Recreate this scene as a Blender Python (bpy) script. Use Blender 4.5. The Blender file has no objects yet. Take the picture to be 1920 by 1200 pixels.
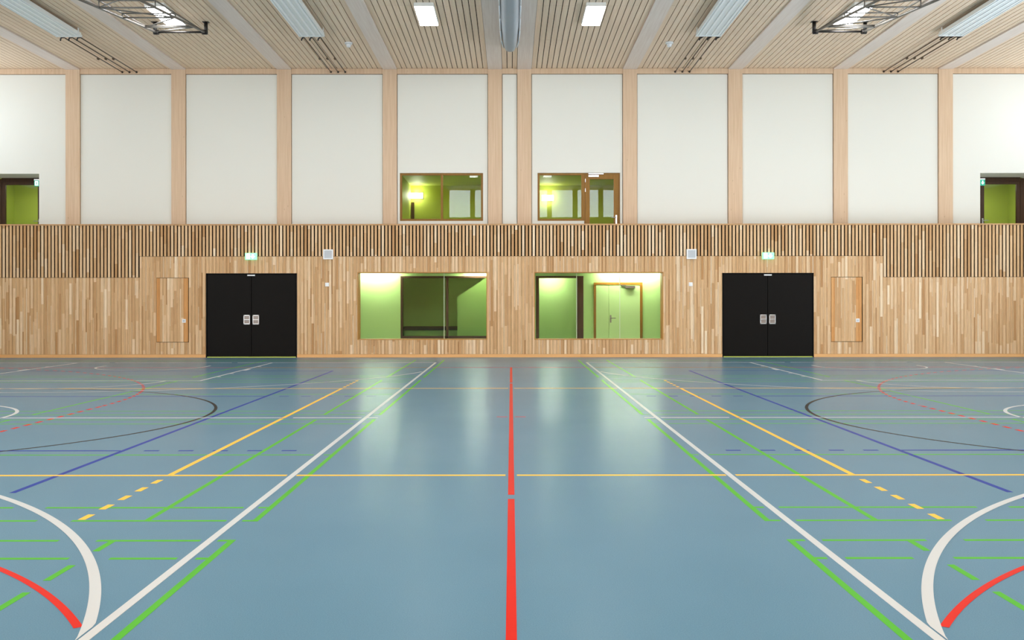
import bpy, bmesh, math, random
from mathutils import Vector, Matrix
random.seed(7)
C = bpy.context.scene.collection
S = bpy.context.scene
PI = math.pi

# ------------------------------------------------------------------ camera, world, light, exposure
CAMZ = 1.5
D = 27.39          # front face of the timber wall
D2 = 28.9          # white upper wall behind the gallery
cam = bpy.data.cameras.new('camera'); camo = bpy.data.objects.new('camera', cam); C.objects.link(camo)
cam.sensor_width = 36; cam.lens = 34.82
cam.shift_x = 0.0009; cam.shift_y = -0.0165
cam.clip_start = 0.05; cam.clip_end = 300
camo.location = (0, 0, CAMZ); camo.rotation_euler = (PI/2, 0.0008, 0)
S.camera = camo
S.view_settings.view_transform = 'Standard'; S.view_settings.look = 'None'
S.view_settings.exposure = 1.09; S.view_settings.gamma = 1.0
S.view_settings.use_curve_mapping = False

LAMP = 16.0        # radiance of the hall luminaires
SKY = 1.0
w = bpy.data.worlds.new('sky'); S.world = w; w.use_nodes = True
bg = w.node_tree.nodes['Background']; bg.inputs[0].default_value = (0.80, 0.90, 1.0, 1); bg.inputs[1].default_value = SKY

def area(name, loc, rot, sx, sy, power, col=(1, 1, 1)):
    l = bpy.data.lights.new(name, 'AREA'); l.shape = 'RECTANGLE'; l.size = sx; l.size_y = sy
    l.energy = power; l.color = col
    o = bpy.data.objects.new(name, l); C.objects.link(o); o.location = loc; o.rotation_euler = rot
    return o
# daylight through the windows: high windows in both side walls, window band behind the camera
area('daylight_left', (-16.55, 26.6, 6.75), (0, -PI/2, 0), 2.3, 3.2, 30, (.76, .87, 1))
area('daylight_right', (16.55, 26.6, 6.75), (0, PI/2, 0), 2.3, 3.2, 30, (.76, .87, 1))
area('daylight_low_right', (16.6, 17, 1.75), (0, PI/2+.7, 0), 2.5, 9.0, 560, (.78, .89, 1))  # unseen low window inferred on the right, tilted up to brighten the ceiling
area('ceiling_fill_left', (-16.6, 8, 1.75), (0, -PI/2-.7, 0), 2.5, 12.0, 720, (.82, .91, 1))  # added fill from an invented low window, tilted up to brighten the ceiling
area('daylight_back', (0, -1.72, 7.48), (PI/2, 0, 0), 31, 1.66, 1200, (.88, .94, 1))

# ------------------------------------------------------------------ helpers
def lin(r, g, b):
    f = lambda c: c/12.92 if c <= .04045 else ((c+.055)/1.055)**2.4
    return (f(r/255), f(g/255), f(b/255), 1)

class MB:
    def __init__(s, tone=False):
        s.bm = bmesh.new(); s.tl = s.bm.faces.layers.float.new('tone') if tone else None
    def box(s, x0, x1, y0, y1, z0, z1, tone=0., m=None):
        vs = [s.bm.verts.new(p) for p in ((x0,y0,z0),(x1,y0,z0),(x1,y1,z0),(x0,y1,z0),(x0,y0,z1),(x1,y0,z1),(x1,y1,z1),(x0,y1,z1))]
        if m is not None:
            for v in vs: v.co = m @ v.co
        for q in ((3,2,1,0),(4,5,6,7),(0,1,5,4),(1,2,6,5),(2,3,7,6),(3,0,4,7)):
            f = s.bm.faces.new([vs[i] for i in q])
            if s.tl is not None: f[s.tl] = tone
        return s
    def tube(s, a, b, r, n=10, r2=None):
        a, b = Vector(a), Vector(b); d = (b-a); L = d.length
        if L < 1e-6: return s
        q = d.to_track_quat('Z', 'Y').to_matrix().to_4x4(); M = Matrix.Translation(a) @ q
        r2 = r if r2 is None else r2
        A = [s.bm.verts.new(M @ Vector((r*math.cos(2*PI*i/n), r*math.sin(2*PI*i/n), 0))) for i in range(n)]
        B = [s.bm.verts.new(M @ Vector((r2*math.cos(2*PI*i/n), r2*math.sin(2*PI*i/n), L))) for i in range(n)]
        for i in range(n):
            f = s.bm.faces.new((A[i], A[(i+1) % n], B[(i+1) % n], B[i])); f.smooth = True
        s.bm.faces.new(list(reversed(A))); s.bm.faces.new(B)
        return s
    def path(s, pts, r, n=8):
        for a, b in zip(pts, pts[1:]): s.tube(a, b, r, n)
        return s
    def prism(s, pts, axis, a, b):
        """pts: polygon in the two other axes (ccw); extruded a..b along axis 'x','y','z'"""
        def P(u, v, t): return {'x': (t, u, v), 'y': (u, t, v), 'z': (u, v, t)}[axis]
        A = [s.bm.verts.new(P(u, v, a)) for u, v in pts]; B = [s.bm.verts.new(P(u, v, b)) for u, v in pts]
        n = len(pts)
        s.bm.faces.new(A); s.bm.faces.new(list(reversed(B)))
        for i in range(n): s.bm.faces.new((A[i], B[i], B[(i+1) % n], A[(i+1) % n]))
        return s
    def build(s, name, mat, parent=None, bevel=0, origin=None):
        bm = s.bm
        if s.tl is None: bmesh.ops.recalc_face_normals(bm, faces=bm.faces)
        if origin is not None:
            for v in bm.verts: v.co -= Vector(origin)
        me = bpy.data.meshes.new(name); bm.to_mesh(me); bm.free(); me.materials.append(mat)
        o = bpy.data.objects.new(name, me); C.objects.link(o)
        if origin is not None: o.location = origin
        if parent is not None: o.parent = parent
        if bevel:
            b = o.modifiers.new('bevel', 'BEVEL'); b.width = bevel; b.segments = 2; b.limit_method = 'ANGLE'
        return o

def tag(o, label=None, cat=None, group=None, kind=None):
    if label: o['label'] = label
    if cat: o['category'] = cat
    if group: o['group'] = group
    if kind: o['kind'] = kind
    return o
def thing(name, label, cat, loc, group=None):
    o = bpy.data.objects.new(name, None); C.objects.link(o); o.location = loc; o.empty_display_size = .2
    return tag(o, label, cat, group)
def struct(o, label=None, cat=None):
    o['kind'] = 'structure'
    if label: o['label'] = label
    if cat: o['category'] = cat
    return o
def dup(root, loc, label, group=None, name=None):
    def cp(o, par):
        c = o.copy(); C.objects.link(c)
        if par is not None: c.parent = par
        for ch in list(o.children): cp(ch, c)
        return c
    r = cp(root, None); r.location = loc; r['label'] = label
    if group: r['group'] = group
    return r

# ------------------------------------------------------------------ materials
def mat(name, col, rough=.5, metal=0., spec=.5, emit=None, strength=0., coat=0.):
    m = bpy.data.materials.new(name); m.use_nodes = True
    p = m.node_tree.nodes['Principled BSDF']
    p.inputs['Base Color'].default_value = col; p.inputs['Roughness'].default_value = rough
    p.inputs['Metallic'].default_value = metal; p.inputs['Specular IOR Level'].default_value = spec
    p.inputs['Coat Weight'].default_value = coat
    if emit: p.inputs['Emission Color'].default_value = emit; p.inputs['Emission Strength'].default_value = strength
    return m
def sheen(m, rough, k=.6, power=6.5):
    # sports floor: diffuse under a thin sealing coat that only mirrors at grazing view
    t = m.node_tree; p = t.nodes['Principled BSDF']; out = t.nodes['Material Output']
    p.inputs['Specular IOR Level'].default_value = 0.; p.inputs['Roughness'].default_value = .9
    lw = t.nodes.new('ShaderNodeLayerWeight'); lw.inputs['Blend'].default_value = .5
    pw = t.nodes.new('ShaderNodeMath'); pw.operation = 'POWER'; pw.inputs[1].default_value = power
    ml = t.nodes.new('ShaderNodeMath'); ml.operation = 'MULTIPLY'; ml.inputs[1].default_value = k
    gl = t.nodes.new('ShaderNodeBsdfGlossy'); gl.inputs['Roughness'].default_value = rough
    mx = t.nodes.new('ShaderNodeMixShader')
    t.links.new(lw.outputs['Facing'], pw.inputs[0]); t.links.new(pw.outputs[0], ml.inputs[0]); t.links.new(ml.outputs[0], mx.inputs[0])
    t.links.new(p.outputs[0], mx.inputs[1]); t.links.new(gl.outputs[0], mx.inputs[2]); t.links.new(mx.outputs[0], out.inputs['Surface'])
class N:
    def __init__(s, m): s.t = m.node_tree; s.p = s.t.nodes['Principled BSDF']
    def n(s, ty, **kw):
        x = s.t.nodes.new(ty)
        for k, v in kw.items(): setattr(x, k, v)
        return x
    def l(s, a, b): s.t.links.new(a, b)
    def pos(s, scale):
        g = s.n('ShaderNodeNewGeometry'); mp = s.n('ShaderNodeMapping'); mp.inputs['Scale'].default_value = scale
        s.l(g.outputs['Position'], mp.inputs['Vector']); return mp.outputs['Vector']
    def noise(s, vec, scale=1., detail=3., rough=.6):
        x = s.n('ShaderNodeTexNoise'); x.inputs['Scale'].default_value = scale; x.inputs['Detail'].default_value = detail
        x.inputs['Roughness'].default_value = rough; s.l(vec, x.inputs['Vector']); return x.outputs['Fac']
    def ramp(s, fac, stops):
        r = s.n('ShaderNodeValToRGB'); e = r.color_ramp.elements
        while len(e) < len(stops): e.new(.5)
        for i, (p, c) in enumerate(stops): e[i].position = p; e[i].color = c
        s.l(fac, r.inputs['Fac']); return r.outputs['Color']
    def mix(s, fac, a, b, mode='MIX'):
        x = s.n('ShaderNodeMix', data_type='RGBA', blend_type=mode)
        for sock, v in ((0, fac), (6, a), (7, b)):
            if hasattr(v, 'links'): s.l(v, x.inputs[sock])
            else: x.inputs[sock].default_value = v
        return x.outputs[2]
    def math(s, op, a, b):
        x = s.n('ShaderNodeMath', operation=op)
        for i, v in enumerate((a, b)):
            if hasattr(v, 'links'): s.l(v, x.inputs[i])
            else: x.inputs[i].default_value = v
        return x.outputs[0]
    def color(s, out): s.l(out, s.p.inputs['Base Color'])
    def bump(s, fac, strength=.2, dist=.01):
        b = s.n('ShaderNodeBump'); b.inputs['Strength'].default_value = strength; b.inputs['Distance'].default_value = dist
        s.l(fac, b.inputs['Height']); s.l(b.outputs['Normal'], s.p.inputs['Normal'])

def wood_boards(name, dark, mid, light, rough=.55):
    """oak strips: one tone per board (face attribute), fine grain along the board"""
    m = mat(name, mid, rough, spec=.35); n = N(m)
    a = n.n('ShaderNodeAttribute', attribute_name='tone')
    base = n.ramp(a.outputs['Fac'], [(0., dark), (.5, mid), (1., light)])
    g = n.noise(n.pos((90, 90, 3.)), 1., 4., .65)
    gr = n.ramp(g, [(.3, (.80, .78, .74, 1)), (.7, (1.1, 1.1, 1.1, 1))])
    n.color(n.mix(1., base, gr, 'MULTIPLY')); return m
def wood_plain(name, a, b, scale, rough=.5, knots=None):
    m = mat(name, a, rough, spec=.35); n = N(m)
    g = n.noise(n.pos(scale), 1., 4., .6)
    col = n.ramp(g, [(.3, a), (.7, b)])
    if knots:
        v = n.n('ShaderNodeTexVoronoi'); v.inputs['Scale'].default_value = 1.
        n.l(n.pos((6, 6, 2.2)), v.inputs['Vector'])
        k = n.ramp(v.outputs['Distance'], [(0., (1, 1, 1, 1)), (.085, (0, 0, 0, 1))])
        col = n.mix(n.math('MULTIPLY', k, .55), col, knots)
    n.color(col); return m

M = {}
m = M['floor'] = mat('blue_sports_floor', lin(110, 146, 166), .25, spec=.32); n = N(m)
g1 = n.noise(n.pos((.35, .35, .35)), 1., 3.); g2 = n.noise(n.pos((160, 160, 160)), 1., 2.)
c1 = n.ramp(g1, [(.3, lin(90, 129, 151)), (.7, lin(97, 135, 156))])
n.color(n.mix(.22, c1, n.ramp(g2, [(.3, lin(66, 104, 129)), (.7, lin(118, 154, 171))])))
sheen(m, .24)
def paint(name, c):
    M[name] = mat(name + '_paint', c, .28, spec=.3); sheen(M[name], .24, .45)
paint('white', lin(196, 201, 201)); paint('green', lin(84, 172, 54)); paint('yellow', lin(240, 192, 76))
paint('red', lin(206, 44, 32)); paint('navy', lin(40, 62, 148)); paint('black', lin(30, 32, 34))
M['plaster'] = m = mat('white_plaster', lin(236, 234, 224), .85, spec=.2); n = N(m)
n.bump(n.noise(n.pos((60, 60, 60)), 1., 3.), .06, .004)
M['oak'] = wood_boards('oak_strip_cladding', lin(190, 141, 90), lin(223, 181, 134), lin(246, 220, 186))
M['oak_panel_edge'] = wood_boards('darker_oak_strips', lin(206, 140, 74), lin(218, 156, 92), lin(228, 174, 116))
M['base'] = wood_plain('oak_baseboard', lin(222, 162, 98), lin(236, 182, 122), (1.2, 40, 40))
M['rail'] = wood_plain('oak_rail', lin(186, 140, 92), lin(206, 162, 116), (2, 40, 40))
M['spruce'] = wood_plain('whitewashed_spruce', lin(214, 181, 148), lin(229, 200, 169), (26, 26, .8), .6, lin(150, 110, 78))
M['spruce_light_tinted'] = wood_plain('whitewashed_spruce_light_tinted', lin(232, 212, 198), lin(244, 228, 216), (30, .8, 30), .6)  # same spruce as the columns; greying by the light is put into its colour
M['ceil'] = wood_plain('pale_ceiling_slats', lin(236, 206, 176), lin(248, 222, 194), (30, .7, 30), .6)
M['void'] = mat('black_backing', lin(6, 5, 4), .9, spec=.1)
M['ceilvoid'] = mat('dark_brown_backing', lin(70, 48, 32), .9, spec=.1)
M['door'] = mat('dark_brown_door_laminate', lin(30, 26, 23), .5, spec=.08); n = N(M['door'])
g = n.noise(n.pos((220, 220, 220)), 1., 2.); n.color(n.ramp(g, [(.3, lin(14, 12, 10)), (.7, lin(27, 23, 20))]))
M['doorframe'] = mat('black_door_frame', lin(14, 12, 11), .6, spec=.1)
M['chrome'] = mat('brushed_steel', lin(205, 205, 205), .28, metal=1.)
M['cup'] = mat('steel_recess', lin(140, 128, 120), .4, metal=.8)
M['whiteplastic'] = mat('white_plastic', lin(240, 240, 240), .4)
M['greyplastic'] = mat('grey_grille', lin(196, 199, 202), .6)
M['lime'] = m = mat('lime_green_wall', lin(178, 211, 132), .7, spec=.3); n = N(m)
bt = n.n('ShaderNodeTexBrick'); bt.inputs['Scale'].default_value = 1.
bt.inputs['Brick Width'].default_value = .5; bt.inputs['Row Height'].default_value = .125; bt.inputs['Mortar Size'].default_value = .012
sx = n.n('ShaderNodeSeparateXYZ'); cx = n.n('ShaderNodeCombineXYZ'); gg = n.n('ShaderNodeNewGeometry')
n.l(gg.outputs['Position'], sx.inputs[0]); n.l(sx.outputs[0], cx.inputs[0]); n.l(sx.outputs[2], cx.inputs[1]); n.l(cx.outputs[0], bt.inputs['Vector'])
n.bump(bt.outputs['Fac'], -.8, .012)
M['lime_smooth'] = mat('lime_paint', lin(190, 202, 90), .6, spec=.3)
M['mint_door'] = mat('pale_green_door', lin(184, 212, 140), .5)
M['brown'] = wood_plain('brown_oiled_frame', lin(132, 90, 20), lin(154, 108, 34), (40, 40, 2), .45)
M['reveal'] = wood_plain('golden_oak_reveal', lin(176, 122, 56), lin(196, 142, 74), (30, 30, 2), .5)
M['darkbrown'] = wood_plain('dark_walnut_frame', lin(64, 42, 24), lin(82, 54, 32), (40, 40, 2), .5)
M['seat'] = mat('charcoal_bench_top', lin(48, 50, 46), .6)
M['panel'] = mat('white_radiant_panel', lin(236, 238, 236), .4)
M['panelrib'] = mat('bright_white_rib', lin(252, 253, 252), .35)
M['pipe'] = mat('dark_bronze_pipe', lin(96, 78, 60), .5, metal=.3)
M['blackmetal'] = mat('black_bracket_steel', lin(32, 28, 26), .45, metal=.3)
M['steel'] = mat('grey_truss_steel', lin(112, 108, 102), .4, metal=.35)
M['curtain'] = mat('grey_vinyl_curtain', lin(160, 167, 173), .55); n = N(M['curtain'])
n.bump(n.noise(n.pos((8, 3, 20)), 1., 3.), .25, .02)
M['curtain_edge'] = mat('pale_grey_curtain_hem', lin(228, 230, 232), .5)
M['lampbody'] = mat('white_lamp_housing', lin(226, 226, 222), .4)
M['lamp'] = mat('hall_luminaire_diffuser', (1, 1, 1, 1), .5, emit=(.98, .99, 1, 1), strength=LAMP)
M['washer'] = mat('corridor_luminaire', (1, 1, 1, 1), .5, emit=(1, .99, .95, 1), strength=60)
M['washer_fill'] = mat('stairwell_fill_glow', (1, 1, 1, 1), .5, emit=(1, .96, .8, 1), strength=14)  # for the unseen light added to lift the dark stair hall
M['roomlamp'] = mat('room_luminaire', (1, 1, 1, 1), .5, emit=(1, .98, .9, 1), strength=9)
M['walllamp'] = mat('wall_lamp_glow', (1, 1, 1, 1), .5, emit=(1, .97, .88, 1), strength=20)
M['exitgreen'] = mat('backlit_green_sign', lin(110, 196, 140), .4, emit=lin(120, 205, 150), strength=.9)
M['exitwhite'] = mat('backlit_white_symbol', (1, 1, 1, 1), .4, emit=(1, 1, 1, 1), strength=1.6)
M['teal'] = mat('teal_exit_sign', lin(30, 150, 120), .4, emit=lin(30, 150, 120), strength=.35)
M['tealwhite'] = mat('white_exit_symbol', (1, 1, 1, 1), .4, emit=(1, 1, 1, 1), strength=.5)
M['gallery'] = mat('pale_gallery_floor', lin(222, 220, 214), .6)
def glass(name, refl, tint):
    m = bpy.data.materials.new(name); m.use_nodes = True; t = m.node_tree; t.nodes.clear()
    o = t.nodes.new('ShaderNodeOutputMaterial'); mx = t.nodes.new('ShaderNodeMixShader')
    tr = t.nodes.new('ShaderNodeBsdfTransparent'); tr.inputs[0].default_value = tint
    gl = t.nodes.new('ShaderNodeBsdfGlossy'); gl.inputs['Roughness'].default_value = .0
    fr = t.nodes.new('ShaderNodeFresnel'); fr.inputs['IOR'].default_value = refl
    t.links.new(fr.outputs[0], mx.inputs[0]); t.links.new(tr.outputs[0], mx.inputs[1]); t.links.new(gl.outputs[0], mx.inputs[2])
    t.links.new(mx.outputs[0], o.inputs[0]); return m
M['glass'] = glass('clear_glass', 1.27, (.95, .98, .94, 1))
M['joint'] = mat('glass_joint', lin(190, 205, 170), .3)

# ------------------------------------------------------------------ floor and its court lines
SIDE = 16.2; BACK = -1.4
floor = struct(MB().box(-SIDE, SIDE, BACK, D+.3, -.12, 0).build('floor', M['floor']), 'blue sports hall floor covered with coloured court lines', 'floor')
LZ = {'green': .0008, 'navy': .0010, 'black': .0012, 'yellow': .0014, 'red': .0016, 'white': .0018}
LW = .05
def line_part(name, colour, bm, label): 
    o = bm.build(name, M[colour], floor); o['label'] = label; return o
def cuts(a, b, gaps):
    out = []; gaps = sorted(gaps); c = a
    for g0, g1 in gaps:
        if g1 <= a or g0 >= b: continue
        if g0 > c: out.append((c, g0))
        c = max(c, g1)
    if c < b: out.append((c, b))
    return out
def hl(mb, colour, Y, x0, x1, gaps=(), w=LW):
    for a, b in cuts(min(x0, x1), max(x0, x1), gaps): mb.box(a, b, Y-w/2, Y+w/2, 0.0002, LZ[colour])
def vl(mb, colour, X, y0, y1, gaps=(), w=LW):
    for a, b in cuts(min(y0, y1), max(y0, y1), gaps): mb.box(X-w/2, X+w/2, a, b, 0.0002, LZ[colour]+.0001)
def arc(mb, colour, cx, cy, R, a0, a1, w=LW, dash=None, keep=None, clip=None):
    L = abs(a1-a0)*R; k = max(8, int(L/.06)); z = LZ[colour]
    if dash: 
        step = (dash[0]+dash[1])/R; t = a0
        spans = []
        while t < a1: spans.append((t, min(a1, t+dash[0]/R))); t += step
    else: spans = [(a0, a1)]
    for s0, s1 in spans:
        kk = max(2, int((s1-s0)*R/.06))
        prev = None
        for i in range(kk+1):
            t = s0+(s1-s0)*i/kk; c, s = math.cos(t), math.sin(t)
            p = (cx+(R+w/2)*c, cy+(R+w/2)*s), (cx+(R-w/2)*c, cy+(R-w/2)*s)
            if clip: p = tuple((math.copysign(max(abs(x), clip), cx), y) for x, y in p)
            ok = keep is None or keep(cx+R*c, cy+R*s)
            if prev and ok and prev[1]:
                q = [mb.bm.verts.new((x, y, z)) for x, y in (prev[0][1], prev[0][0], p[0], p[1])]
                mb.bm.faces.new(q)
            prev = (p, ok)
# gaps where painted lines are masked off against one another
SX = 1.905; CXC = 8.48; YC = 12.97; YB = 25.0
for sg, side in ((-1, 'left'), (1, 'right')):
    X = lambda v: sg*v
    def g(*pairs): return [tuple(sorted((sg*a, sg*b))) for a, b in pairs]
    wsg = (SX-.035, SX+.05)
    # white basketball court
    b = MB(); vl(b, 'white', X(SX), .99, YB); line_part('sideline', 'white', b, f'white basketball sideline on the {side} of the red line')
    b = MB(); hl(b, 'white', YC, X(1.745), X(15), g((SX+.025, SX+.055), (2.855, 3.01))); line_part('centre_line', 'white', b, f'white basketball halfway line, {side} court')
    b = MB(); hl(b, 'white', YB, X(SX), X(15.0), g((9.99, 10.14), (6.9, 7.05))); line_part('baseline', 'white', b, f'white basketball baseline near the wall, {side} court')
    b = MB(); arc(b, 'white', X(CXC), YC, 1.8, 0, 2*PI); line_part('centre_circle', 'white', b, f'white centre circle of the {side} court')
    b = MB()
    hl(b, 'white', 19.18, X(6.02), X(10.93)); vl(b, 'white', X(6.02), 19.16, YB); vl(b, 'white', X(10.93), 19.16, YB)
    for Yk, ln in ((20.2, .06), (21.13, .06), (22.33, .42), (23.46, .06)):
        b.box(*sorted((X(5.92), X(6.0))), Yk-ln/2, Yk+ln/2, .0002, .0018); b.box(*sorted((X(10.95), X(11.03))), Yk-ln/2, Yk+ln/2, .0002, .0018)
    line_part('key_outline', 'white', b, f'white free-throw lane of the {side} court')
    b = MB(); arc(b, 'white', X(CXC), 19.18, 1.8, PI, 2*PI); line_part('free_throw_arc', 'white', b, f'white free-throw half circle of the {side} court')
    b = MB(); arc(b, 'white', X(CXC), YB-1.575, 1.25, PI, 2*PI)
    vl(b, 'white', X(CXC-1.25), YB-1.575, YB-1.2); vl(b, 'white', X(CXC+1.25), YB-1.575, YB-1.2)
    line_part('no_charge_arc', 'white', b, f'small white half circle under the basket, {side} court')
    b = MB(); arc(b, 'white', X(CXC), YB-1.575, 6.77, PI, 2*PI, keep=lambda x, y: abs(x) > SX+.03); line_part('three_point_arc', 'white', b, f'far white three-point arc of the {side} court')
    b = MB(); arc(b, 'white', X(CXC), .99+1.575, 6.825, 0, PI, w=.058, keep=lambda x, y: abs(x) > SX-.01, clip=SX+.035); line_part('three_point_arc', 'white', b, f'white three-point arc curving into the {side} bottom corner')
    # yellow volleyball
    b = MB(); vl(b, 'yellow', X(2.98), 8.63, 17.44, [(12.87, 12.93)]); line_part('attack_line', 'yellow', b, f'yellow attack line, {side} of centre')
    b = MB()
    for k in range(5): vl(b, 'yellow', X(2.98), 8.415-.345*k-.17, 8.415-.345*k); vl(b, 'yellow', X(2.98), 17.66+.345*k, 17.83+.345*k)
    line_part('attack_line_dashes', 'yellow', b, f'yellow dashes continuing the {side} attack line')
    for Yv, nm in ((8.63, 'near'), (17.44, 'far')):
        b = MB(); hl(b, 'yellow', Yv, X(.05), X(9.0), g(wsg), w=.058); line_part('sideline', 'yellow', b, f'{nm} yellow volleyball sideline, {side} half')
    # navy cross volleyball court
    b = MB(); vl(b, 'navy', X(3.95), 3.97, 21.97, [(7.67, 7.84)]); line_part('sideline', 'navy', b, f'navy volleyball sideline, {side} court')
    b = MB(); hl(b, 'navy', 21.97, X(3.95), X(12.95)); line_part('end_line', 'navy', b, f'navy volleyball end line, {side} court')
    for Yv, nm in ((10.08, 'near'), (15.97, 'far')):
        b = MB(); hl(b, 'navy', Yv, X(3.95), X(12.95))
        for k in range(5): hl(b, 'navy', Yv, X(3.735-.35*k), X(3.585-.35*k))
        line_part('attack_line', 'navy', b, f'{nm} navy attack line with dashes, {side} court')
    # green badminton courts (four rows)
    rows = ((.19, 6.28), (6.81, 12.78), (13.31, 19.3), (20.0, 26.1)); GW = .042
    for k, (ya, yb) in enumerate(rows):
        nm = ('nearest', 'second', 'third', 'farthest')[k]
        b = MB(); vl(b, 'green', X(1.765), ya, yb, w=GW)
        arcg = lambda x: (.99+1.575+math.sqrt(max(0, 6.825**2-(CXC-x)**2)))
        gp = []
        if k == 0: gp = [(arcg(2.51)-.2, arcg(2.51)+.12), (5.14, 5.36)]
        vl(b, 'green', X(2.515), ya, yb, gp, w=GW)
        vl(b, 'green', X(6.45), ya, yb, w=GW)
        for q, Yv in enumerate((ya+GW/2, ya+.46, yb-.46, yb-GW/2)):
            dy = Yv-2.565
            xa = CXC-math.sqrt(max(0, 6.825**2-dy*dy)) if abs(dy) < 6.8 else 99
            gg_ = [(SX-.05, SX+.06)]
            if xa < 50 and dy > 0: gg_.append((xa-.12, xa+.12))
            hl(b, 'green', Yv, X(1.765), X(15.17), g(*gg_), w=GW)
        ym = (ya+yb)/2; hl(b, 'green', ym, X(1.765), X(6.45), g((SX-.05, SX+.05)), w=GW)
        line_part('badminton_lines', 'green', b, f'green badminton court lines, {nm} row on the {side}')
    # black floorball circle, red handball marks
    b = MB(); arc(b, 'black', X(CXC), YC, 4.42, 0, 2*PI, w=.045); line_part('black_circle', 'black', b, f'thin black circle of the {side} court')
    b = MB()
    if sg < 0:
        arc(b, 'red', -14.97, YC+1.5, 9.0, 0, PI/2, dash=(.15, .15)); arc(b, 'red', -14.97, YC-1.5, 9.0, -PI/2, 0, dash=(.15, .15))
    else:
        arc(b, 'red', 14.97, YC+1.5, 9.0, PI/2, PI, dash=(.15, .15)); arc(b, 'red', 14.97, YC-1.5, 9.0, PI, 1.5*PI, dash=(.15, .15))
    for k in range(10): vl(b, 'red', X(5.97), YC-1.42+.3*k, YC-1.27+.3*k)
    line_part('free_throw_dashes', 'red', b, f'red dashed curve of the {side} handball half')
    b = MB()
    a0, a1 = (PI/2, PI-.572) if sg > 0 else (.572, PI/2)
    arc(b, 'red', X(5.87), 2.09, 4.6, a0, a1, w=.042); line_part('red_arc', 'red', b, f'red curve in the {side} bottom corner')
    b = MB(); hl(b, 'red', 23.1, X(.0), X(14.97), w=.035); line_part('sideline', 'red', b, f'faint red handball sideline, {side} half')
    b = MB(); hl(b, 'red', 13.06, X(.05), X(.19), w=.03); line_part('substitution_mark', 'red', b, f'short thin red tick {side} of the red line')
b = MB(); vl(b, 'red', 0., 2.0, 23.1, [(7.58, 7.75), (18.47, 18.66)]); line_part('halfway_line', 'red', b, 'thick red halfway line down the middle of the floor')

# ------------------------------------------------------------------ front wall: oak strips
WINL = (-4.25, -.66, .485, 2.36); WINR = (.64, 4.21, .485, 2.36)
DRL = (-8.44, -5.92, 0, 2.33); DRR = (5.84, 8.37, 0, 2.33)
PNL = (-9.81, -8.91, .42, 2.21); PNR = (8.85, 9.72, .42, 2.22)
holes = [WINL, WINR, DRL, DRR, PNL, PNR]
STEPL, STEPR = -10.27, 10.29
ZLOW, ZHIGH, ZRAIL = 2.215, 2.80, 3.655
PITCH = .0971; WIDE = .0632
wf = MB()
def solid(xa, xb, za, zb, y0=D+.03, y1=D+.40): wf.box(xa, xb, y0, y1, za, zb)
xs = [-SIDE] + sorted(sum([[h[0], h[1]] for h in holes[:4]], [])) + [SIDE]
for i in range(0, len(xs), 2):
    a, b = xs[i], xs[i+1]
    if a < STEPL: solid(a, STEPL, 0, 2.19); a = STEPL
    if b > STEPR: solid(STEPR, b, 0, 2.19); b = STEPR
    solid(a, b, 0, 2.36)
solid(STEPL, STEPR, 2.36, 2.78)
for h in holes[:4]:
    if h[3] < 2.36: solid(h[0], h[1], h[3], 2.36)
    if h[2] > 0: solid(h[0], h[1], 0, h[2])

wall_front = struct(wf.build('wall_front', M['void']), 'timber clad end wall of the hall', 'wall')
BZ = .088
def region_top(x): return ZHIGH if STEPL < x < STEPR else ZLOW
def zspans(x, lo, hi, hs):
    sp = [(lo, hi)]
    for h in hs:
        if h[0]-1e-6 <= x <= h[1]+1e-6:
            ns = []
            for a, b in sp:
                if h[2] > a: ns.append((a, min(b, h[2])))
                if h[3] < b: ns.append((max(a, h[3]), b))
            sp = [s for s in ns if s[1]-s[0] > .005]
    return sp
def boards(mb, xa, xb, za, zb, y0, y1):
    z = za - random.random()*1.0
    while z < zb:
        L = random.uniform(.45, 1.7); a, b = max(z, za), min(z+L, zb)
        if b-a > .004: mb.box(xa, xb, y0, y1, a, b, tone=min(1, max(0, random.gauss(.47, .21))))
        z += L
edges = sorted(set([h[0] for h in holes]+[h[1] for h in holes]+[STEPL, STEPR]))
def split(xa, xb):
    pts = [xa]+[e for e in edges if xa+.004 < e < xb-.004]+[xb]
    return list(zip(pts, pts[1:]))
cl = MB(True); sl = MB(True)
k = 0; x = -SIDE
while x < SIDE:
    for wide, (xa, xb) in ((True, (x, x+WIDE-.001)), (False, (x+WIDE+.0045, x+PITCH-.0055))):
        for a, b in split(xa, xb):
            mid = (a+b)/2; top = region_top(mid)
            for za, zb in zspans(mid, BZ+.004, top-.004, holes): boards(cl, a, b, za, zb, D, D+.03)
        if wide:
            a, b = xa, xb
            boards(sl, a, b, region_top((a+b)/2)+.004, ZRAIL, D, D+.022)
    x += PITCH
cl.build('oak_strip_boards', M['oak'], wall_front)
par = thing('gallery_parapet', 'slatted oak gallery parapet running across the whole hall', 'parapet', (0, D, 2.2))
def under(p, o): o.parent = p; o.matrix_parent_inverse = Matrix.Translation(-Vector(p.location)); return o
under(par, sl.build('slat_screen', M['oak']))
under(par, MB().box(-SIDE, SIDE, D-.02, D+.14, ZRAIL, ZRAIL+.038).build('top_rail', M['rail'], bevel=.004))
under(par, MB().box(-SIDE, STEPL, D+.12, D+.13, 2.2, ZRAIL).box(STEPR, SIDE, D+.12, D+.13, 2.2, ZRAIL).box(STEPL, STEPR, D+.12, D+.13, 2.78, ZRAIL).build('backing_board', M['void']))
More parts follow.
